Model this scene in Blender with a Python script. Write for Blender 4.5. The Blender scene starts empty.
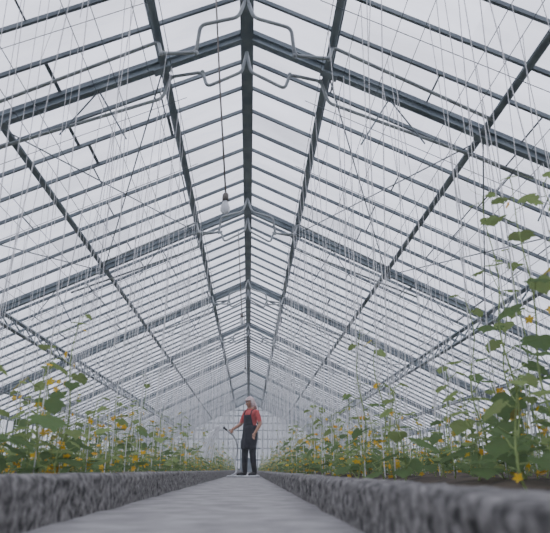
import bpy, math, random
from mathutils import Vector, Matrix, noise
random.seed(7)
R = random.random
def U(a,b): return a+(b-a)*random.random()
COL = bpy.context.scene.collection

# ---------------------------------------------------------------- materials
def newmat(name):
    m = bpy.data.materials.new(name); m.use_nodes = True
    nt = m.node_tree; nt.nodes.clear()
    out = nt.nodes.new('ShaderNodeOutputMaterial')
    return m, nt, out
def N(nt, t, **kw):
    n = nt.nodes.new(t)
    for k,v in kw.items():
        if k.startswith('_'): setattr(n, k[1:], v)
        else: n.inputs[k].default_value = v
    return n
def noisy(name, c1, c2, scale=5.0, rough=0.8, bump=0.0, metallic=0.0, detail=6.0, spec=0.3, lo=0.35, hi=0.65):
    m, nt, out = newmat(name)
    tc = N(nt,'ShaderNodeTexCoord')
    ns = N(nt,'ShaderNodeTexNoise', Scale=scale, Detail=detail)
    nt.links.new(tc.outputs['Object'], ns.inputs['Vector'])
    cr = N(nt,'ShaderNodeValToRGB')
    cr.color_ramp.elements[0].position = lo; cr.color_ramp.elements[0].color = (*c1,1)
    cr.color_ramp.elements[1].position = hi; cr.color_ramp.elements[1].color = (*c2,1)
    nt.links.new(ns.outputs['Fac'], cr.inputs['Fac'])
    b = N(nt,'ShaderNodeBsdfPrincipled', Roughness=rough, Metallic=metallic)
    b.inputs['Specular IOR Level'].default_value = spec
    nt.links.new(cr.outputs['Color'], b.inputs['Base Color'])
    if bump>0:
        bp = N(nt,'ShaderNodeBump', Strength=bump, Distance=0.02)
        nt.links.new(ns.outputs['Fac'], bp.inputs['Height'])
        nt.links.new(bp.outputs['Normal'], b.inputs['Normal'])
    nt.links.new(b.outputs[0], out.inputs[0])
    return m
def leafmat(name, trans=0.45):
    m, nt, out = newmat(name)
    a = N(nt,'ShaderNodeAttribute', _attribute_name='Col')
    tc = N(nt,'ShaderNodeTexCoord')
    ns = N(nt,'ShaderNodeTexNoise', Scale=30.0)
    nt.links.new(tc.outputs['Object'], ns.inputs['Vector'])
    mx = N(nt,'ShaderNodeMix', _data_type='RGBA', _blend_type='MULTIPLY')
    mx.inputs[0].default_value = 0.5
    nt.links.new(a.outputs['Color'], mx.inputs[6])
    nt.links.new(ns.outputs['Color'], mx.inputs[7])
    mx2 = N(nt,'ShaderNodeMix', _data_type='RGBA', _blend_type='MIX'); mx2.inputs[0].default_value=0.7
    nt.links.new(mx.outputs[2], mx2.inputs[6]); nt.links.new(a.outputs['Color'], mx2.inputs[7])
    d = N(nt,'ShaderNodeBsdfDiffuse'); t = N(nt,'ShaderNodeBsdfTranslucent')
    nt.links.new(mx2.outputs[2], d.inputs['Color']); nt.links.new(mx2.outputs[2], t.inputs['Color'])
    s = N(nt,'ShaderNodeMixShader', Fac=trans)
    nt.links.new(d.outputs[0], s.inputs[1]); nt.links.new(t.outputs[0], s.inputs[2])
    nt.links.new(s.outputs[0], out.inputs[0])
    return m
def glassmat(name):
    m, nt, out = newmat(name)
    a = N(nt,'ShaderNodeAttribute', _attribute_name='Col')
    tc = N(nt,'ShaderNodeTexCoord')
    ns = N(nt,'ShaderNodeTexNoise', Scale=1.3, Detail=7.0, Roughness=0.6)
    mp = N(nt,'ShaderNodeMapping'); mp.inputs['Scale'].default_value=(0.5,1.6,0.5)
    nt.links.new(tc.outputs['Object'], mp.inputs['Vector'])
    nt.links.new(mp.outputs['Vector'], ns.inputs['Vector'])
    mr = N(nt,'ShaderNodeMapRange'); 
    mr.inputs['From Min'].default_value=0.35; mr.inputs['From Max'].default_value=0.66
    mr.inputs['To Min'].default_value=0.78; mr.inputs['To Max'].default_value=1.0
    nt.links.new(ns.outputs['Fac'], mr.inputs['Value'])
    mul = N(nt,'ShaderNodeMix', _data_type='RGBA', _blend_type='MULTIPLY'); mul.inputs[0].default_value=1.0
    nt.links.new(a.outputs['Color'], mul.inputs[6]); nt.links.new(mr.outputs['Result'], mul.inputs[7])
    tr = N(nt,'ShaderNodeBsdfTransparent')
    nt.links.new(mul.outputs[2], tr.inputs['Color'])
    tl = N(nt,'ShaderNodeBsdfTranslucent', Color=(0.85,0.87,0.93,1))
    gl = N(nt,'ShaderNodeBsdfGlossy', Color=(1,1,1,1), Roughness=0.15)
    s = N(nt,'ShaderNodeMixShader', Fac=0.14)
    nt.links.new(tr.outputs[0], s.inputs[1]); nt.links.new(tl.outputs[0], s.inputs[2])
    s2 = N(nt,'ShaderNodeMixShader', Fac=0.04)
    nt.links.new(s.outputs[0], s2.inputs[1]); nt.links.new(gl.outputs[0], s2.inputs[2])
    nt.links.new(s2.outputs[0], out.inputs[0])
    return m

M_steel = noisy('painted_steel',(0.15,0.19,0.215),(0.26,0.305,0.33),3.0,0.55)
M_bar   = noisy('glazing_bar_steel',(0.11,0.135,0.155),(0.20,0.23,0.25),2.0,0.6)
M_rust  = noisy('pipe_paint',(0.32,0.35,0.37),(0.46,0.49,0.50),4.0,0.5)
M_glass = glassmat('dirty_glass')
M_path  = noisy('path_concrete',(0.21,0.203,0.200),(0.33,0.322,0.318),7.0,0.95,0.3,detail=14)
M_curb  = noisy('curb_concrete',(0.035,0.034,0.033),(0.27,0.26,0.25),34.0,0.95,0.8,detail=14,lo=0.34,hi=0.66)
M_soil  = noisy('soil',(0.02,0.015,0.010),(0.085,0.065,0.045),7.0,1.0,0.9,detail=10)
M_out   = noisy('outside_grass',(0.05,0.07,0.03),(0.10,0.12,0.06),1.0,1.0)
M_string= noisy('twine',(0.66,0.66,0.68),(0.80,0.80,0.81),4.0,0.9)
M_leaf  = leafmat('cucumber_leaf')
M_flower= leafmat('cucumber_flower',0.3)
M_stem  = noisy('cucumber_stem',(0.18,0.26,0.08),(0.30,0.38,0.14),20.0,0.7)

# ---------------------------------------------------------------- mesh builder
class MB:
    def __init__(s): s.v=[]; s.f=[]; s.m=[]; s.c=[]
    def face(s, idx, mi=0, col=(1,1,1)): s.f.append(idx); s.m.append(mi); s.c.append(col)
    def bar(s, a, b, w, h, up=Vector((0,0,1)), mi=0):
        a=Vector(a); b=Vector(b); d=(b-a).normalized()
        sx=d.cross(up)
        if sx.length<1e-4: sx=d.cross(Vector((1,0,0)))
        sx.normalize(); uz=sx.cross(d).normalized()
        i=len(s.v)
        for p in (a,b):
            for (x,z) in ((-1,-1),(1,-1),(1,1),(-1,1)):
                s.v.append(p+sx*x*w/2+uz*z*h/2)
        for q in ((0,1,5,4),(1,2,6,5),(2,3,7,6),(3,0,4,7),(3,2,1,0),(4,5,6,7)):
            s.face([i+k for k in q],mi)
    def ibeam(s,a,b,w,h,up=Vector((0,0,1)),t=0.012,mi=0):
        a=Vector(a); b=Vector(b); d=(b-a).normalized()
        sx=d.cross(up).normalized(); uz=sx.cross(d).normalized()
        s.bar(a,b,t,h,up,mi)
        o=uz*(h/2-t/2)
        s.bar(a+o,b+o,w,t,up,mi); s.bar(a-o,b-o,w,t,up,mi)
    def tube(s, pts, rad, n=6, mi=0, col=(1,1,1), cap=True):
        pts=[Vector(p) for p in pts]
        if not isinstance(rad,(list,tuple)): rad=[rad]*len(pts)
        prev=None; rings=[]
        for k,p in enumerate(pts):
            if k==0: d=pts[1]-p
            elif k==len(pts)-1: d=p-pts[k-1]
            else: d=pts[k+1]-pts[k-1]
            d.normalize()
            if prev is None:
                u=d.cross(Vector((0.3,0.9,0.2)))
                if u.length<0.1: u=d.cross(Vector((1,0,0)))
            else: u=prev-d*prev.dot(d)
            u.normalize(); prev=u; w=d.cross(u)
            base=len(s.v)
            for j in range(n):
                an=2*math.pi*j/n
                s.v.append(p+(u*math.cos(an)+w*math.sin(an))*rad[k])
            rings.append(base)
        for k in range(len(rings)-1):
            for j in range(n):
                j2=(j+1)%n
                s.face([rings[k]+j,rings[k]+j2,rings[k+1]+j2,rings[k+1]+j],mi,col)
        if cap:
            s.face([rings[0]+j for j in reversed(range(n))],mi,col)
            s.face([rings[-1]+j for j in range(n)],mi,col)
    def ellipsoid(s,c,r,mi=0,nu=14,nv=10,mat=None,col=(1,1,1),fn=None):
        c=Vector(c); base=len(s.v)
        for i in range(nv+1):
            th=math.pi*i/nv
            for j in range(nu):
                ph=2*math.pi*j/nu
                p=Vector((math.sin(th)*math.cos(ph),math.sin(th)*math.sin(ph),math.cos(th)))
                q=Vector((p.x*r[0],p.y*r[1],p.z*r[2]))
                if fn: q=fn(p,q)
                if mat: q=mat@q
                s.v.append(c+q)
        for i in range(nv):
            for j in range(nu):
                j2=(j+1)%nu
                s.face([base+i*nu+j,base+(i+1)*nu+j,base+(i+1)*nu+j2,base+i*nu+j2],mi,col)
    def mesh(s,name,mats,smooth=False,color=False):
        me=bpy.data.meshes.new(name)
        me.from_pydata([tuple(v) for v in s.v],[],s.f)
        for m in mats: me.materials.append(m)
        me.polygons.foreach_set('material_index',s.m)
        if smooth: me.polygons.foreach_set('use_smooth',[True]*len(s.f))
        if color:
            ca=me.color_attributes.new('Col','FLOAT_COLOR','CORNER')
            arr=[]
            for f,c in zip(s.f,s.c):
                for _ in f: arr.extend((c[0],c[1],c[2],1))
            ca.data.foreach_set('color',arr)
        me.update(); return me
    def obj(s,name,mats,smooth=False,color=False,parent=None):
        o=bpy.data.objects.new(name,s.mesh(name,mats,smooth,color)); COL.objects.link(o)
        if parent: o.parent=parent
        return o
def empty(name,loc=(0,0,0)):
    e=bpy.data.objects.new(name,None); e.location=loc; COL.objects.link(e); return e

# ---------------------------------------------------------------- greenhouse shell
XC=-0.10; H=4.94; S=0.48; XE=7.0
Y0=-8.45; Y1=41.05; FR=[5.05+4.5*k for k in range(-3,9)]
ZE=H-S*XE
def rz(x): return H-S*abs(x)
roof=empty('ceiling')
up=Vector((0,0,1))
mb=MB(); step=0.5
nb=int(round((Y1-Y0)/step))
for i in range(nb+1):
    y=Y0+i*step
    for sg in (-1,1):
        nrm=Vector((sg*S,0,1)).normalized()
        mb.bar((XC+sg*0.05,y,rz(0.05)),(XC+sg*XE,y,ZE),0.030,0.045,nrm)
mb.obj('roof_glazing_bars',[M_bar],parent=roof)
mb=MB(); lap=MB()
rows=[0.05,1.0,2.05,3.1,4.2,5.3,6.2,XE]
for sg in (-1,1):
    for i in range(nb):
        y=Y0+i*step
        jit=[0]+[U(-0.08,0.08) for _ in rows[1:-1]]+[0]
        for k in range(len(rows)-1):
            xa=rows[k]+jit[k]; xb=rows[k+1]+jit[k+1]
            t=U(0.88,0.99)
            r=R()
            if r<0.06: t=0.74
            elif r<0.14: t=1.0
            b=len(mb.v); e=0.03
            for (x,yy) in ((xa,y),(xb,y),(xb,y+step),(xa,y+step)):
                mb.v.append(Vector((XC+sg*x,yy,rz(x)+e)))
            mb.face([b,b+1,b+2,b+3],0,(t*0.975,t*0.98,t))
            if k>0 and R()<0.42:
                lap.bar((XC+sg*xa,y,rz(xa)+0.022),(XC+sg*xa,y+step,rz(xa)+0.022),0.018 if R()<0.85 else 0.04,0.008)
mb.obj('roof_glass_panes',[M_glass],color=True,parent=roof)
lap.obj('glass_lap_strips',[M_bar],parent=roof)
mb=MB()
for y in FR:
    for sg in (-1,1):
        nrm=Vector((sg*S,0,1)).normalized()
        o=-0.10
        mb.ibeam((XC,y,H+o),(XC+sg*XE,y,ZE+o),0.08,0.10,nrm,0.014)
        mb.bar((XC+sg*XE,y,0),(XC+sg*XE,y,ZE),0.1,0.1)
        for px in (0.93,2.6,4.35,6.0):
            mb.bar((XC+sg*(px-0.09),y,rz(px-0.09)-0.17),(XC+sg*(px+0.09),y,rz(px+0.09)-0.17),0.10,0.02,nrm)
mb.obj('rafter_frames',[M_steel],parent=roof)
mb=MB()
mb.bar((XC,Y0,H-0.06),(XC,Y1,H-0.06),0.15,0.05)
mb.bar((XC-0.06,Y0,H-0.12),(XC-0.06,Y1,H-0.12),0.02,0.10)
mb.bar((XC+0.06,Y0,H-0.12),(XC+0.06,Y1,H-0.12),0.02,0.10)
mb.bar((XC,Y0,H-0.175),(XC,Y1,H-0.175),0.11,0.015)
for sg in (-1,1):
    nrm=Vector((sg*S,0,1)).normalized()
    for px,w,h in ((0.93,0.08,0.09),(2.6,0.065,0.085),(6.0,0.065,0.085)):
        z=rz(px)-0.09
        a=Vector((XC+sg*px,Y0,z)); b=Vector((XC+sg*px,Y1,z))
        mb.ibeam(a,b,w,h,nrm,0.014)
    px=4.35; z=rz(px)-0.07
    mb.bar((XC+sg*px,Y0,z),(XC+sg*px,Y1,z),0.07,0.04,nrm)
    mb.bar((XC+sg*(px-0.12),Y0,z-0.26),(XC+sg*(px-0.12),Y1,z-0.26),0.06,0.035,nrm)
    y=Y0; f=0
    while y<Y1-0.3:
        za,zb=(z,z-0.26) if f%2==0 else (z-0.26,z)
        xa,xb=(px,px-0.12) if f%2==0 else (px-0.12,px)
        mb.bar((XC+sg*xa,y,za),(XC+sg*xb,y+0.3,zb),0.02,0.02)
        y+=0.3; f+=1
    mb.bar((XC+sg*XE,Y0,ZE),(XC+sg*XE,Y1,ZE),0.12,0.12)
mb.obj('roof_purlins',[M_steel],parent=roof)
mb=MB()
for k in range(len(FR)-1):
    ya,yb=FR[k],FR[k+1]
    for sg in (-1,1):
        if k%2==1:
            for (xa,xb) in ((0.93,2.6),(2.6,4.35)):
                mb.tube([(XC+sg*xa,ya,rz(xa)-0.16),(XC+sg*xb,yb,rz(xb)-0.16)],0.009,5)
                mb.tube([(XC+sg*xb,ya,rz(xb)-0.16),(XC+sg*xa,yb,rz(xa)-0.16)],0.009,5)
for y in FR:
    for sg in (-1,1):
        for px in (1.6,3.4,5.1):
            mb.tube([(XC+sg*px,y,rz(px)-0.15),(XC+sg*(px-0.35),y,rz(px)-0.75)],0.009,5)
            mb.tube([(XC+sg*px,y,rz(px)-0.15),(XC+sg*(px+0.35),y,rz(px+.35)-0.55)],0.009,5)
mb.obj('bracing_rods',[M_bar],parent=roof)

def wall(name,sg):
    e=empty(name)
    b=MB(); g=MB()
    x=XC+sg*XE
    y=Y0
    while y<Y1+0.01:
        b.bar((x,y,0.3),(x,y,ZE),0.04,0.04,Vector((1,0,0)))
        y+=0.5
    b.bar((x,Y0,0.32),(x,Y1,0.32),0.08,0.06); b.bar((x,Y0,0.95),(x,Y1,0.95),0.05,0.05)
    b.bar((x,Y0,0.15),(x,Y1,0.15),0.18,0.30)
    b.obj('wall_frame',[M_bar],parent=e)
    g.v+= [Vector((x,Y0,0.3)),Vector((x,Y1,0.3)),Vector((x,Y1,ZE)),Vector((x,Y0,ZE))]
    g.face([0,1,2,3],0,(0.9,0.92,0.93)); g.obj('wall_glass',[M_glass],color=True,parent=e)
wall('wall_left',-1); wall('wall_right',1)
def gable(name,y,tint):
    e=empty(name); b=MB(); g=MB()
    x=-XE
    while x<=XE+0.01:
        b.bar((XC+x,y,0.2),(XC+x,y,rz(x)),0.05,0.05,Vector((0,1,0))); x+=0.35
    for z in (0.2,0.8,ZE,2.2,2.8,3.3,3.8,4.2):
        w=min(XE,(H-z)/S)
        b.bar((XC-w,y,z),(XC+w,y,z),0.07,0.07)
    b.bar((XC-XE,y,0.1),(XC+XE,y,0.1),0.15,0.2)
    b.obj('gable_frame',[M_bar],parent=e)
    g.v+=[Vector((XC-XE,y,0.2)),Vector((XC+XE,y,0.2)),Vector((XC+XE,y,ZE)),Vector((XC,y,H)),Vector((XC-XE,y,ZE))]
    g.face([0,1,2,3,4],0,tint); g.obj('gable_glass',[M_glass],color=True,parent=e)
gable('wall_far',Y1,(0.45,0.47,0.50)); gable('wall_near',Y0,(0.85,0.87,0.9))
d=MB(); yd=Y1-0.2
for xx in (-0.5,0.5): d.bar((XC+xx,yd,0.01),(XC+xx,yd,2.1),0.08,0.06,Vector((0,1,0)))
d.bar((XC-0.5,yd,2.1),(XC+0.5,yd,2.1),0.08,0.06); d.bar((XC-0.5,yd,0.9),(XC+0.5,yd,0.9),0.08,0.06)
d.bar((XC-0.5,yd,0.47),(XC+0.5,yd,0.47),0.03,0.85)
d.obj('door_1',[M_steel])

# ---------------------------------------------------------------- pipes under the roof
mb=MB()
def bend(pts,r=0.09):
    out=[Vector(pts[0])]
    for i in range(1,len(pts)-1):
        p=Vector(pts[i]); a=(Vector(pts[i-1])-p); b=(Vector(pts[i+1])-p)
        rr=min(r,a.length*0.45,b.length*0.45)
        pa=p+a.normalized()*rr; pb=p+b.normalized()*rr
        for k in range(6):
            t=k/5; out.append(pa*(1-t)**2+p*2*t*(1-t)+pb*t*t)
    out.append(Vector(pts[-1])); return out
for y in (5.25,9.75,14.25,18.75):
    for sg in (-1,1):
        mb.tube(bend([(XC+sg*3.2,y,3.18),(XC+sg*0.95,y,4.10),(XC+sg*0.86,y-0.05,4.36),(XC+sg*0.50,y-0.1,4.40),(XC+sg*0.44,y-0.1,4.20),(XC+sg*0.05,y-0.1,4.42),(XC,y-0.1,4.70)],0.06),0.019,8)
        mb.tube(bend([(XC,y-0.85,4.74),(XC+sg*0.08,y-0.85,4.48),(XC+sg*0.46,y-0.85,4.36),(XC+sg*0.50,y-0.75,4.10),(XC+sg*0.86,y-0.7,4.12),(XC+sg*0.92,y-0.6,4.36),(XC+sg*2.6,y-0.5,3.56)],0.06),0.019,8)
        for q in ((sg*.86,y-.05,4.36),(sg*.5,y-.1,4.40),(sg*.5,y-.75,4.10),(sg*.86,y-.7,4.12)):
            mb.ellipsoid((XC+q[0],q[1],q[2]),(.027,.027,.027),0,8,6)
mb.obj('vent_pipes',[M_rust],smooth=True)

# ---------------------------------------------------------------- hanging lamps
m,nt,out=newmat('bulb_glass')
b=N(nt,'ShaderNodeBsdfPrincipled',Roughness=0.1); b.inputs['Base Color'].default_value=(0.85,0.87,0.9,1); b.inputs['Transmission Weight'].default_value=0.4
nt.links.new(b.outputs[0],out.inputs[0]); M_bulb=m
M_sock=noisy('lamp_socket_plastic',(0.10,0.09,0.08),(0.2,0.18,0.16),20,0.5)
def lamp(x,y,z,xt,yt,zt):
    mb=MB()
    mb.tube([(xt,yt,zt),(x*0.5+xt*0.5,(y+yt)/2,(z+zt)/2+0.0),(x,y,z+0.13)],0.009,6)
    mb.tube([(x,y,z+0.14),(x,y,z+0.12),(x,y,z+0.07),(x,y,z+0.05)],[0.012,0.028,0.032,0.03],12)
    mb.tube([(x,y,z+0.05),(x,y,z+0.02),(x,y,z-0.015),(x,y,z-0.05),(x,y,z-0.075),(x,y,z-0.085)],[0.022,0.03,0.045,0.045,0.028,0.006],14,1)
    mb.obj('hanging_lamp',[M_sock,M_bulb],smooth=True)
lamp(-0.26,4.65,2.46,-0.42,4.40,rz(0.3)-0.02)
lamp(-0.19,10.7,2.95,-0.30,10.6,rz(0.2)-0.02)
lamp(-0.16,17.0,3.0,-0.22,16.9,rz(0.1)-0.1)

# ---------------------------------------------------------------- ground, path, curbs
PL=-0.53; PR=0.275
mb=MB()
mb.v+=[Vector((-60,-40,-0.05)),Vector((60,-40,-0.05)),Vector((60,120,-0.05)),Vector((-60,120,-0.05))]; mb.face([0,1,2,3])
mb.obj('outside_ground',[M_out])
GY0=Y0+0.1; GY1=Y1-0.1
ys=[GY0]; 
while ys[-1]<GY1: ys.append(ys[-1]+(0.03 if 0<ys[-1]<5 else (0.1 if 0<ys[-1]<12 else 0.3)))
ys[-1]=GY1
mb=MB(); xs=[PL-0.05+ (PR-PL+0.1)*i/10 for i in range(11)]
for y in ys:
    for x in xs:
        mb.v.append(Vector((x,y,0.006*noise.noise(Vector((x*3,y*3,0))))))
for i in range(len(ys)-1):
    for j in range(10):
        a=i*11+j; mb.face([a,a+1,a+12,a+11])
mb.obj('floor',[M_path],smooth=True)
def curb(x_in,sg,top,w=0.14):
    mb=MB(); prof=[]
    z0=-0.05; hh=top
    prof=[(0,z0),(0,0.02),(0,0.04),(0,0.06),(0,0.08),(0,hh-0.022),(0.003,hh-0.010),(0.014,hh),(w*0.25,hh),(w*0.5,hh),(w*0.75,hh),(w-0.014,hh),(w,hh-0.015),(w,0.05),(w,z0)]
    n=len(prof)
    for y in ys:
        joint = abs(((y+0.4)%1.5)-0.75)>0.725
        for (px,pz) in prof:
            q=Vector((px*5+sg*20,y*7,pz*12))
            nx=0.010*noise.noise(q*1.3)+0.010*noise.noise(q*4.3)
            nz=(0.004*noise.noise(q*1.1+Vector((9,9,9)))+0.005*noise.noise(q*4))
            if pz<=0: nx=nz=0
            dx=0.012 if (joint and px<0.01) else 0
            mb.v.append(Vector((x_in+sg*(px+nx+dx),y,pz+nz-(0.008 if joint and pz>0.08 else 0))))
    for i in range(len(ys)-1):
        for j in range(n-1):
            a=i*n+j
            mb.face([a,a+1,a+n+1,a+n] if sg<0 else [a,a+n,a+n+1,a+1])
    mb.obj('concrete_curb',[M_curb],smooth=True)
curb(PL,-1,0.128,0.15); curb(PR,1,0.112,0.14)
def bed(xa,xb):
    mb=MB(); nx=int(abs(xb-xa)/0.12); 
    yy=[GY0+0.2*i for i in range(int((GY1-GY0)/0.2)+1)]
    for y in yy:
        for i in range(nx+1):
            x=xa+(xb-xa)*i/nx
            e=min(1,min(i,nx-i)/2)
            mb.v.append(Vector((x,y,0.075+e*(0.03*math.sin(x*8.0)+0.03*noise.noise(Vector((x*3,y*3,1)))+0.015*noise.noise(Vector((x*11,y*11,1)))))))
    for j in range(len(yy)-1):
        for i in range(nx):
            a=j*(nx+1)+i; mb.face([a,a+1,a+nx+2,a+nx+1])
    return mb.obj('soil_bed',[M_soil],smooth=True)
bed(XC-XE+0.12,PL-0.155); bed(PR+0.145,XC+XE-0.12)

# ---------------------------------------------------------------- cucumber plants
def leaf(mb,pos,d,upv,size,col):
    d=d.normalized(); s=d.cross(upv).normalized(); n=s.cross(d).normalized()
    b=len(mb.v)
    out=[(0.0,0.10),(0.20,-0.08),(0.42,-0.02),(0.56,0.20),(0.50,0.36),(0.62,0.56),(0.42,0.68),(0.30,0.88),(0.12,0.98),(0.0,1.12)]
    out=out+[(-x,y) for (x,y) in reversed(out[1:-1])]
    fold=U(0.1,0.35); droop=U(0.15,0.5)
    def P(x,y):
        z=fold*abs(x)-droop*y*y*0.6 - 0.5*x*x
        return pos+(s*x+d*y+n*z)*size
    mb.v.append(P(0,0.4)); mb.v.append(P(0,0.75))
    for (x,y) in out: mb.v.append(P(x*U(.93,1.07),y*U(.95,1.05)))
    n_o=len(out)
    for k in range(n_o):
        k2=(k+1)%n_o
        ym=(out[k][1]+out[k2][1])/2
        c=0 if ym<0.6 else 1
        mb.face([b+c,b+2+k,b+2+k2],0,col)
    i5=out.index((0.62,0.56)); 
    mb.face([b,b+2+i5,b+1],0,col); mb.face([b,b+1,b+2+n_o-i5],0,col)
def flower(mb,pos):
    r=U(0.017,0.026); ax=Vector((U(-1,1),U(-1,1),U(-.2,1))).normalized()
    u=ax.orthogonal().normalized(); w=ax.cross(u); col=(U(.80,.94),U(.50,.62),0.05)
    for k in range(5):
        a=2*math.pi*k/5; b=len(mb.v)
        d0=u*math.cos(a)+w*math.sin(a); s0=-u*math.sin(a)+w*math.cos(a)
        mb.v+= [pos,pos+(d0*.6+s0*.4)*r+ax*r*.3,pos+d0*r*1.15+ax*r*.35,pos+(d0*.6-s0*.4)*r+ax*r*.3]
        mb.face([b,b+1,b+2,b+3],2,col)
def plant(h,dense=1.0,flw=0.5,ls=1.0,node=0.075):
    mb=MB(); pts=[]; n=int(h/node)
    ph=U(0,6.28); x=y=0
    for i in range(n+1):
        z=h*i/n
        pts.append(Vector((0.025*math.sin(z*9+ph)*(z>0),0.025*math.cos(z*8+ph)*(z>0),z)))
    mb.tube(pts,[0.006-0.0035*i/n for i in range(n+1)],5,1)
    an=U(0,6.28)
    for i in range(1,n+1):
        t=i/n
        an+=2.4+U(-.4,.4)
        if R()>dense*(1.15-.4*t) and i<n-1: continue
        p=pts[i]; out=Vector((math.cos(an),math.sin(an),0))
        L=U(.06,.13)*(1-0.55*t)
        q=p+out*L+Vector((0,0,L*U(.3,.8)))
        mb.tube([p,(p+q)/2+Vector((0,0,-0.01)),q],0.0028,4,1)
        sz=ls*U(.09,.15)*(1-0.5*t**2)*(0.55+0.45*min(1,t*5))
        g=U(.72,1.15)
        r=R()
        col=(0.17*g,0.255*g,0.11*g)
        if t>.6: col=(0.29*g,0.38*g,0.15*g)
        if r<0.03: col=(0.50*g,0.44*g,0.12)
        dd=(out+Vector((0,0,U(-.7,.2))))
        leaf(mb,q,dd,Vector((0,0,1)),sz,col)
        for _ in range(2):
            if R()<flw*.65 and t<0.97:
                flower(mb,p+Vector((U(-.07,.07),U(-.07,.07),U(-.02,.05))))
        if R()<.3:
            tp=[p]; 
            for k in range(1,7): tp.append(p+Vector((math.cos(an+1+k*.5)*.02*k,math.sin(an+1+k*.5)*.02*k,.018*k)))
            mb.tube(tp,0.0012,3,1)
    return mb.mesh('cucumber_plant_mesh',[M_leaf,M_stem,M_flower],False,True)
variants=[plant(U(.50,.80),0.78,0.65) for _ in range(9)]
lowv=[plant(U(.22,.40),0.95,0.65,0.92,.05) for _ in range(5)]
midv=[plant(U(.85,1.10),0.6,0.5,0.95) for _ in range(4)]
tallv=[plant(U(1.35,1.6),0.66,0.2,1.2) for _ in range(4)]
bushv=[plant(U(.36,.46),0.95,0.25,1.2,.05) for _ in range(3)]
rowsL=[-0.95,-1.55,-2.3,-3.0,-3.8,-4.6,-5.5,-6.4]
rowsR=[0.78,1.40,2.1,2.9,3.7,4.5,5.4,6.2]
strings=MB(); wires=MB()
def put(me,par,x,y,sc,z=0.07,sz=None):
    o=bpy.data.objects.new('cucumber_plant',me); COL.objects.link(o); o.parent=par
    o.location=(x,y,z); o.rotation_euler=(0,0,U(0,6.28)); o.scale=(sc,sc,sz or sc)
for side,rws in (('left',rowsL),('right',rowsR)):
    for ri,x in enumerate(rws):
        par=empty('cucumber_plant_row')
        y=2.2 if ri==0 else 1.2
        if side=='right' and ri==0: y=3.0
        wz=min(rz(x-XC)-0.35,3.9)
        for wx in (-0.12,0.12):
            wires.tube([(x+wx,GY0,wz),(x+wx,GY1,wz)],0.004,4)
        while y<Y1-0.8:
            sc=U(.8,1.12)
            r=R()
            me=random.choice(variants if r<.70 else (lowv if r<.86 else midv))
            if side=='right' and y<4.5 and R()<.35: me=random.choice(midv)
            xx=x+U(-.06,.06); yy=y+U(-.08,.08)
            put(me,par,xx,yy,sc)
            put(random.choice(lowv),par,x+U(-.22,.22),y+U(.05,.2),sc,0.065,sc*U(.5,.85))
            if R()<.6: put(random.choice(lowv),par,x+U(-.28,.28),y+U(.2,.4),sc,0.065,sc*U(.5,.8))
            tx=x+random.choice((-0.12,0.12))
            strings.tube([(xx,yy,0.1),(xx+U(-.01,.01),yy,0.8*sc),(tx,yy+U(-.12,.12),wz)],0.0033,4,cap=False)
            if R()<.6: strings.tube([(tx,yy+.2,wz),(tx+U(-.1,.1),yy+.2+U(-.1,.1),U(.5,wz-.6))],0.003,4,cap=False)
            y+=0.40 if y<20 else 0.55
        if side=='right' and ri==1:
            for (tx_,ty_,k) in ((1.30,2.72,0),(1.48,3.1,1),(1.22,2.25,2),(1.62,2.6,3),(1.75,3.4,0)): put(tallv[k],par,tx_,ty_,U(.9,1.02))
        if side=='right' and ri==0:
            for (tx_,ty_,k) in ((.84,1.75,0),(.90,2.3,1),(1.05,1.95,2),(.74,2.8,1)): put(bushv[k],par,tx_,ty_,U(.75,.9))
        if side=='left' and ri==0:
            for (tx_,ty_,k) in ((-.86,1.75,0),(-1.0,2.05,1),(-1.08,2.4,2),(-1.1,2.9,1)): put(bushv[k],par,tx_,ty_,U(.75,.9))
st=strings.obj('support_strings',[M_string])
for k in range(int((Y1-Y0)/1.5)):
    y=Y0+1.5*k+0.4
    for sg in (-1,1):
        a=[(XC+sg*xx,y,rz(xx)-0.33) for xx in (0.7,2.0,3.5,5.0,6.4)]
        wires.tube(a,0.0045,4)
wires.obj('trellis_wires',[M_bar])

# ---------------------------------------------------------------- gardener
SKIN=noisy('skin',(0.42,0.22,0.15),(0.50,0.28,0.19),30,0.6)
SHIRT=noisy('red_shirt',(0.50,0.075,0.08),(0.62,0.125,0.12),12,0.9)
TROU=noisy('dark_trousers',(0.010,0.011,0.016),(0.022,0.022,0.030),15,0.9)
APR=noisy('dark_apron',(0.012,0.013,0.020),(0.028,0.028,0.038),15,0.85)
BOOT=noisy('rubber_boot',(0.01,0.01,0.01),(0.02,0.02,0.02),10,0.35)
HAIR=noisy('hair',(0.03,0.02,0.015),(0.06,0.04,0.03),60,0.6)
EYEW=noisy('eye_white',(0.7,0.7,0.7),(0.75,0.75,0.75),5,0.3)
LIP=noisy('lips',(0.35,0.10,0.09),(0.4,0.12,0.1),5,0.5)
SCARF=noisy('headscarf_cloth',(0.50,0.33,0.34),(0.76,0.66,0.65),38,0.9,lo=.42,hi=.60)
HOSE=noisy('hose_rubber',(0.45,0.46,0.47),(0.62,0.63,0.64),12,0.5)
per=empty('gardener',(0.02,12.0,0.0)); per.rotation_euler=(0,0,math.radians(-48))
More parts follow.
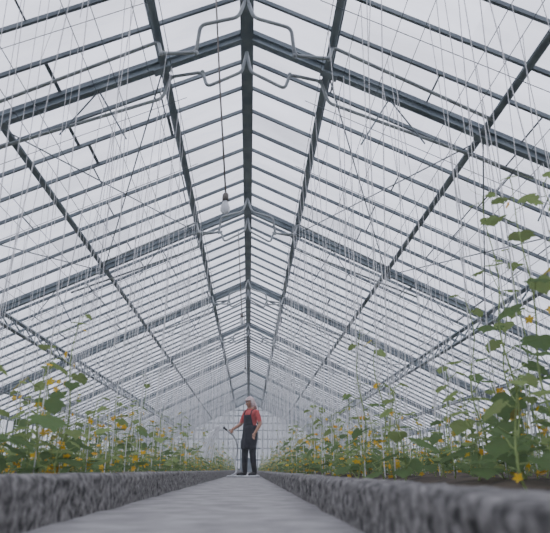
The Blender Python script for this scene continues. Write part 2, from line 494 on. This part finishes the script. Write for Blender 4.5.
J={ 'pel':((0,0,.90),(.142,.110)),'bel':((0,.0,1.00),(.135,.110)),'che':((0,.0,1.15),(.150,.115)),'uch':((0,.01,1.26),(.135,.095)),
 'nkb':((0,0,1.335),(.060,.058)),'nk':((0,-.015,1.41),(.050,.050)),
 'shL':((.170,.01,1.275),(.062,.060)),'elL':((.245,.05,1.03),(.043,.043)),'wrL':((.225,-.09,.84),(.027,.024)),
 'shR':((-.170,.0,1.275),(.062,.060)),'elR':((-.245,-.07,1.04),(.043,.043)),'wrR':((-.225,-.30,.93),(.027,.024)),
 'hpL':((.088,0,.80),(.098,.105)),'knL':((.10,-.03,.46),(.072,.074)),'anL':((.105,.03,.12),(.056,.056)),'heL':((.106,.035,.052),(.050,.048)),'baL':((.128,-.09,.045),(.052,.042)),'toL':((.140,-.165,.040),(.040,.036)),
 'hpR':((-.088,0,.80),(.098,.105)),'knR':((-.115,-.05,.46),(.072,.074)),'anR':((-.135,-.02,.12),(.056,.056)),'heR':((-.136,-.015,.052),(.050,.048)),'baR':((-.158,-.14,.045),(.052,.042)),'toR':((-.170,-.215,.040),(.040,.036)),
 'mAL':((.210,.035,1.15),(.055,.055)),'mAR':((-.210,-.035,1.15),(.055,.055))}
E=[('pel','bel'),('bel','che'),('che','uch'),('uch','nkb'),('nkb','nk'),('uch','shL'),('shL','mAL'),('mAL','elL'),('elL','wrL'),('uch','shR'),('shR','mAR'),('mAR','elR'),('elR','wrR'),
 ('pel','hpL'),('hpL','knL'),('knL','anL'),('anL','heL'),('heL','baL'),('baL','toL'),('pel','hpR'),('hpR','knR'),('knR','anR'),('anR','heR'),('heR','baR'),('baR','toR')]
names=list(J); me=bpy.data.meshes.new('gardener_body'); me.from_pydata([J[k][0] for k in names],[(names.index(a),names.index(b)) for a,b in E],[])
bo=bpy.data.objects.new('tmp_body',me); COL.objects.link(bo)
md=bo.modifiers.new('s','SKIN'); md.use_smooth_shade=True
for i,k in enumerate(names):
    sv=me.skin_vertices[0].data[i]; sv.radius=J[k][1]; sv.use_root=(k=='pel')
md2=bo.modifiers.new('ss','SUBSURF'); md2.levels=2; md2.render_levels=2
dg=bpy.context.evaluated_depsgraph_get(); dg.update()
bm_=bpy.data.meshes.new_from_object(bo.evaluated_get(dg)); bm_.name='gardener_body'
bpy.data.objects.remove(bo)
zmin=min(v.co.z for v in bm_.vertices)
print('BODY ZMIN',zmin)
per.location.z=0.004-zmin
bm_.materials.clear()
for m in (SHIRT,TROU,SKIN,BOOT): bm_.materials.append(m)
for p in bm_.polygons:
    c=p.center; p.use_smooth=True
    arm=abs(c.x)>.165 and c.z<1.30
    if arm and c.z<1.075 and abs(c.x)>0.185 and c.z>.7: p.material_index=2
    elif c.z>1.345: p.material_index=2
    elif c.z<0.27: p.material_index=3
    elif c.z<0.93 and not arm: p.material_index=1
    elif c.z<0.80: p.material_index=1
    else: p.material_index=0
body=bpy.data.objects.new('body',bm_); COL.objects.link(body); body.parent=per
HM=Matrix.Translation(Vector((0,-.03,1.475)))@Matrix.Rotation(math.radians(12),4,'X')@Matrix.Rotation(math.radians(-8),4,'Z')
def headfn(p,q):
    q=q.copy()
    if p.z<0: q.x*=1-0.28*(-p.z); q.y+=-0.012*(-p.z)
    if p.y<-0.5 and p.z<-.3: q.y*=0.97
    if p.y<-.7 and abs(p.x)<.45 and .0<p.z<.28 and abs(p.x)>.15: q.y+=0.006
    if p.y<-.8 and abs(p.x)<.14 and -.35<p.z<.1: q.y-=0.010
    return q
mb=MB(); mb.ellipsoid((0,0,0),(.073,.090,.108),0,24,20,fn=headfn)
mb.tube([(0,-.086,.018),(0,-.097,-.004),(0,-.107,-.022),(0,-.092,-.032)],[.006,.009,.013,.008],8,0)
for sg in (-1,1):
    mb.ellipsoid((sg*.072,.004,-.008),(.010,.018,.028),0,8,8)
    mb.ellipsoid((sg*.028,-.079,.012),(.013,.009,.006),1,10,8)
    mb.ellipsoid((sg*.028,-.0865,.012),(.0055,.004,.0050),2,8,6)
    mb.tube([(sg*.013,-.088,.031),(sg*.028,-.088,.036),(sg*.045,-.078,.031)],[.003,.0035,.002],6,2)
mb.tube([(-.024,-.078,-.051),(-.010,-.088,-.048),(0,-.089,-.049),(.010,-.088,-.048),(.024,-.078,-.051)],[.002,.004,.0035,.004,.002],6,3)
mb.tube([(-.020,-.078,-.055),(0,-.088,-.058),(.020,-.078,-.055)],[.002,.0045,.002],6,3)
ho=mb.obj('head',[SKIN,EYEW,HAIR,LIP],smooth=True,parent=per); ho.matrix_parent_inverse=Matrix(); ho.matrix_basis=HM
mb=MB(); nu,nv=32,20; base=0
for i in range(nv+1):
    th=math.pi*0.86*i/nv
    for j in range(nu):
        ph=2*math.pi*j/nu
        p=Vector((math.sin(th)*math.cos(ph),math.sin(th)*math.sin(ph),math.cos(th)))
        q=Vector((p.x*.088,p.y*.105+.004,p.z*.123+.004))
        if p.z<0: q.x*=1-.10*(-p.z); q.y+=.02*max(0,p.y)*(-p.z)
        if p.y>0.2 and p.z<.1: q.y+=.012*math.sin(ph*9)*.4
        q+=p*0.003*math.sin(ph*11+th*4)
        mb.v.append(q)
for i in range(nv):
    for j in range(nu):
        ph=2*math.pi*(j+.5)/nu; th=math.pi*.86*(i+.5)/nv
        front=math.cos(ph+math.pi/2)
        zz=math.cos(th)
        if front>0.35 and zz<0.42: continue
        if front>0.15 and zz<-0.6: continue
        j2=(j+1)%nu
        mb.face([i*nu+j,(i+1)*nu+j,(i+1)*nu+j2,i*nu+j2])
mb.ellipsoid((0,.10,-.055),(.026,.02,.02),0,10,8)
mb.tube([(0.0,.09,-.02),(.0,.125,-.09),(0,.115,-.17)],[.04,.035,.008],10)
mb.tube([(0.0,.10,-.055),(.035,.125,-.09),(.045,.12,-.15)],[.014,.022,.006],8)
mb.tube([(0.0,.10,-.055),(-.03,.125,-.10),(-.035,.115,-.16)],[.014,.022,.006],8)
mb.tube([(-.075,-.035,.062),(-.045,-.082,.064),(0,-.10,.062),(.045,-.082,.064),(.075,-.035,.062)],[.007,.007,.007,.007,.007],8)
so=mb.obj('headscarf',[SCARF],smooth=True,parent=per); so.matrix_basis=HM
sm=so.modifiers.new('t','SOLIDIFY'); sm.thickness=.004; sm.offset=1
mb=MB()
def ring(z,a):
    if z>1.0: rx,ry=.160,.128
    else:
        t=(1.0-z)/0.52; rx,ry=.165+.018*math.sin(t*2.2),.136+.020*t
    if z<.85: k=min(1,(.85-z)*5); rx+=.008*k*math.sin(a*7+.6); ry+=.011*k*math.sin(a*7+.6)
    return Vector((rx*math.sin(a),-ry*math.cos(a)-(0.02*min(1,(1-z)*3) if z<1 else 0),z+(0.012*math.sin(a*3) if z<.5 else 0)))
def sheet(zs,amaxf,n=36):
    b=len(mb.v)
    for z in zs:
        am=amaxf(z)
        for i in range(n+1): mb.v.append(ring(z,-am+2*am*i/n))
    for k in range(len(zs)-1):
        for i in range(n):
            a=b+k*(n+1)+i; mb.face([a,a+1,a+n+2,a+n+1])
sheet([1.0-.46*i/10 for i in range(11)],lambda z:math.radians(108-25*(1-z)))
sheet([1.22-.22*i/5 for i in range(6)],lambda z:math.radians(42+20*(1.22-z)/.22))
for sg in (-1,1):
    mb.tube([(sg*.105,-.095,1.215),(sg*.106,-.080,1.290),(sg*.10,0,1.345),(sg*.06,.10,1.27),(-sg*.03,.128,1.12),(-sg*.10,.13,1.0)],0.010,8)
pts=[]
for i in range(25):
    a=2*math.pi*i/24; pts.append((.166*math.sin(a),-.136*math.cos(a),.995))
mb.tube(pts,0.011,8)
ao=mb.obj('apron',[APR],smooth=True,parent=per); sm=ao.modifiers.new('t','SOLIDIFY'); sm.thickness=.005
def hand(name,wr,d,s,curl,side):
    d=Vector(d).normalized(); s=Vector(s); s=(s-d*s.dot(d)).normalized()
    n=d.cross(s)*side; n.normalize()
    wr=Vector(wr); mb=MB()
    Mx=Matrix((s,n,d)).transposed()
    mb.tube([wr-d*.03,wr,wr+d*.02],[.024,.024,.022],10)
    mb.ellipsoid(wr+d*.045,(.038,.016,.050),0,14,12,mat=Mx)
    for k,(off,L) in enumerate(((.027,.070),(.009,.078),(-.009,.072),(-.026,.056))):
        p=wr+d*(.075-abs(off)*.25)+s*off; pts=[p-d*.03,p]; ang=0
        for seg,fr in enumerate((.42,.32,.26)):
            ang+=curl[seg]
            dr=d*math.cos(ang)+n*math.sin(ang)
            p=p+dr*L*fr; pts.append(p)
        mb.tube(pts,[.0085,.009,.0085,.0075,.005],8)
    p=wr+d*.02+s*.026; t1=p+(s*.7+d*.6+n*.35).normalized()*.035
    t2=t1+(d*.7+n*(.3+curl[0]*.6)+s*.1).normalized()*.028; t3=t2+(d*.5+n*(.2+curl[0])-s*.1).normalized()*.02
    mb.tube([p-s*.012,p,t1,t2,t3],[.011,.012,.0105,.009,.006],8)
    mb.obj(name,[SKIN],smooth=True,parent=per)
    return wr,d,s,n
wr=J['wrR'][0]
w,dv,sv,nv_=hand('hand_right',wr,(0.05,-.50,-.85),(0,-.85,.50),(1.15,1.25,.8),1)
hand('hand_left',J['wrL'][0],(-.05,-.35,-.93),(0,-.93,.35),(.35,.45,.35),-1)
g=w+dv*.088+nv_*.026
hd=sv
mb=MB()
nz=g+hd*.16
RI=Matrix.Rotation(math.radians(48),3,'Z')
def W(x,y,z): return RI@Vector((x,y,z))   # path coordinates relative to the gardener -> her own frame
tail=[nz,g+hd*.05,g,g-hd*.10,g-hd*.20+Vector((0,0,-.06)),g-hd*.26+Vector((-.02,0,-.22)),g-hd*.22+Vector((-.05,0,-.46)),
 W(-.28,-.05,.10),W(-.40,-.18,.02),W(-.44,-.42,.02),W(-.30,-.62,.02),W(-.05,-.62,.02),W(.14,-.45,.02),W(.17,-.1,.02),W(.17,.35,.02),W(-.02,.8,.02),W(-.12,1.6,.02),W(.05,3.0,.02),W(-.1,5.5,.02)]
def catmull(P,n=8):
    P=[P[0]]+P+[P[-1]]; o=[]
    for i in range(1,len(P)-2):
        for k in range(n):
            t=k/n; a,b,c,d=P[i-1],P[i],P[i+1],P[i+2]
            o.append(0.5*((2*b)+(c-a)*t+(2*a-5*b+4*c-d)*t*t+(3*b-a-3*c+d)*t**3))
    o.append(P[-2]); return o
mb.tube(catmull([Vector(p) for p in tail]),0.016,8)
mb.tube([nz-hd*.05,nz,nz+hd*.03,nz+hd*.05],[.018,.018,.024,.024],12,1)
hob=mb.obj('garden_hose',[HOSE,BOOT],smooth=True,parent=per)
m,nt,out=newmat('spray_water')
b=N(nt,'ShaderNodeBsdfPrincipled',Roughness=0.2); b.inputs['Base Color'].default_value=(0.95,0.96,0.98,1); b.inputs['Transmission Weight'].default_value=0.2
nt.links.new(b.outputs[0],out.inputs[0])
mb=MB(); st0=nz+hd*.05
side=Vector((1,0,0))
for k in range(60):
    vel=(hd*1.0+side*U(-.25,.15)+Vector((0,0,U(-.35,.12)))).normalized()*U(.8,1.6)
    pts=[];t=U(0,.05)
    while True:
        p=st0+vel*t+Vector((0,0,-4.9*t*t))
        if p.z<.06 or t>.8: break
        pts.append(p); t+=.04
    i=0
    while i<len(pts)-2:
        L=random.choice((2,3,4)); seg=pts[i:i+L+1]
        if len(seg)>2: mb.tube(seg,[.0015]+[.005]*(len(seg)-2)+[.0015],4)
        i+=L+random.choice((0,1,1))
mb.obj('water_spray',[m],smooth=True,parent=per)

# ---------------------------------------------------------------- haze volume added inside the greenhouse to pale the distant bars
m,nt,out=newmat('haze_volume')
vs=N(nt,'ShaderNodeVolumeScatter',Color=(0.93,0.96,1,1),Density=0.006,Anisotropy=0.0)
nt.links.new(vs.outputs[0],out.inputs['Volume'])
mb=MB(); xl=XC-XE+.15; xr=XC+XE-.15; ya=Y0+.2; yb=Y1-.3
pr=[(xl,-.02),(xr,-.02),(xr,ZE-.1),(XC,H-.25),(xl,ZE-.1)]
for y in (ya,yb):
    for (x,z) in pr: mb.v.append(Vector((x,y,z)))
mb.face([0,1,2,3,4]); mb.face([9,8,7,6,5])
for i in range(5):
    j=(i+1)%5; mb.face([i,i+5,j+5,j])
mb.obj('haze_volume',[m],parent=roof)

# ---------------------------------------------------------------- world
w=bpy.data.worlds.new('overcast'); bpy.context.scene.world=w; w.use_nodes=True
nt=w.node_tree; nt.nodes.clear()
out=nt.nodes.new('ShaderNodeOutputWorld'); bg=nt.nodes.new('ShaderNodeBackground')
tc=nt.nodes.new('ShaderNodeTexCoord'); sp=nt.nodes.new('ShaderNodeSeparateXYZ'); cr=nt.nodes.new('ShaderNodeValToRGB')
nt.links.new(tc.outputs['Generated'],sp.inputs[0]); nt.links.new(sp.outputs['Z'],cr.inputs[0]); nt.links.new(cr.outputs[0],bg.inputs[0])
cr.color_ramp.elements[0].position=0.0; cr.color_ramp.elements[0].color=(0.53,0.55,0.62,1)
cr.color_ramp.elements[1].position=0.6; cr.color_ramp.elements[1].color=(0.855,0.87,1.0,1)
bg.inputs[1].default_value=2.3
nt.links.new(bg.outputs[0],out.inputs[0])

# ---------------------------------------------------------------- camera
cd=bpy.data.cameras.new('camera'); cam=bpy.data.objects.new('camera',cd); COL.objects.link(cam)
cam.location=(0,0,0.14); cd.sensor_width=36; cd.lens=36; cd.clip_start=0.02; cd.clip_end=300
cam.rotation_euler=(math.radians(90+20.3),0,math.radians(-2.54))
cd.dof.use_dof=True; cd.dof.focus_distance=12.0; cd.dof.aperture_fstop=4.0
bpy.context.scene.camera=cam
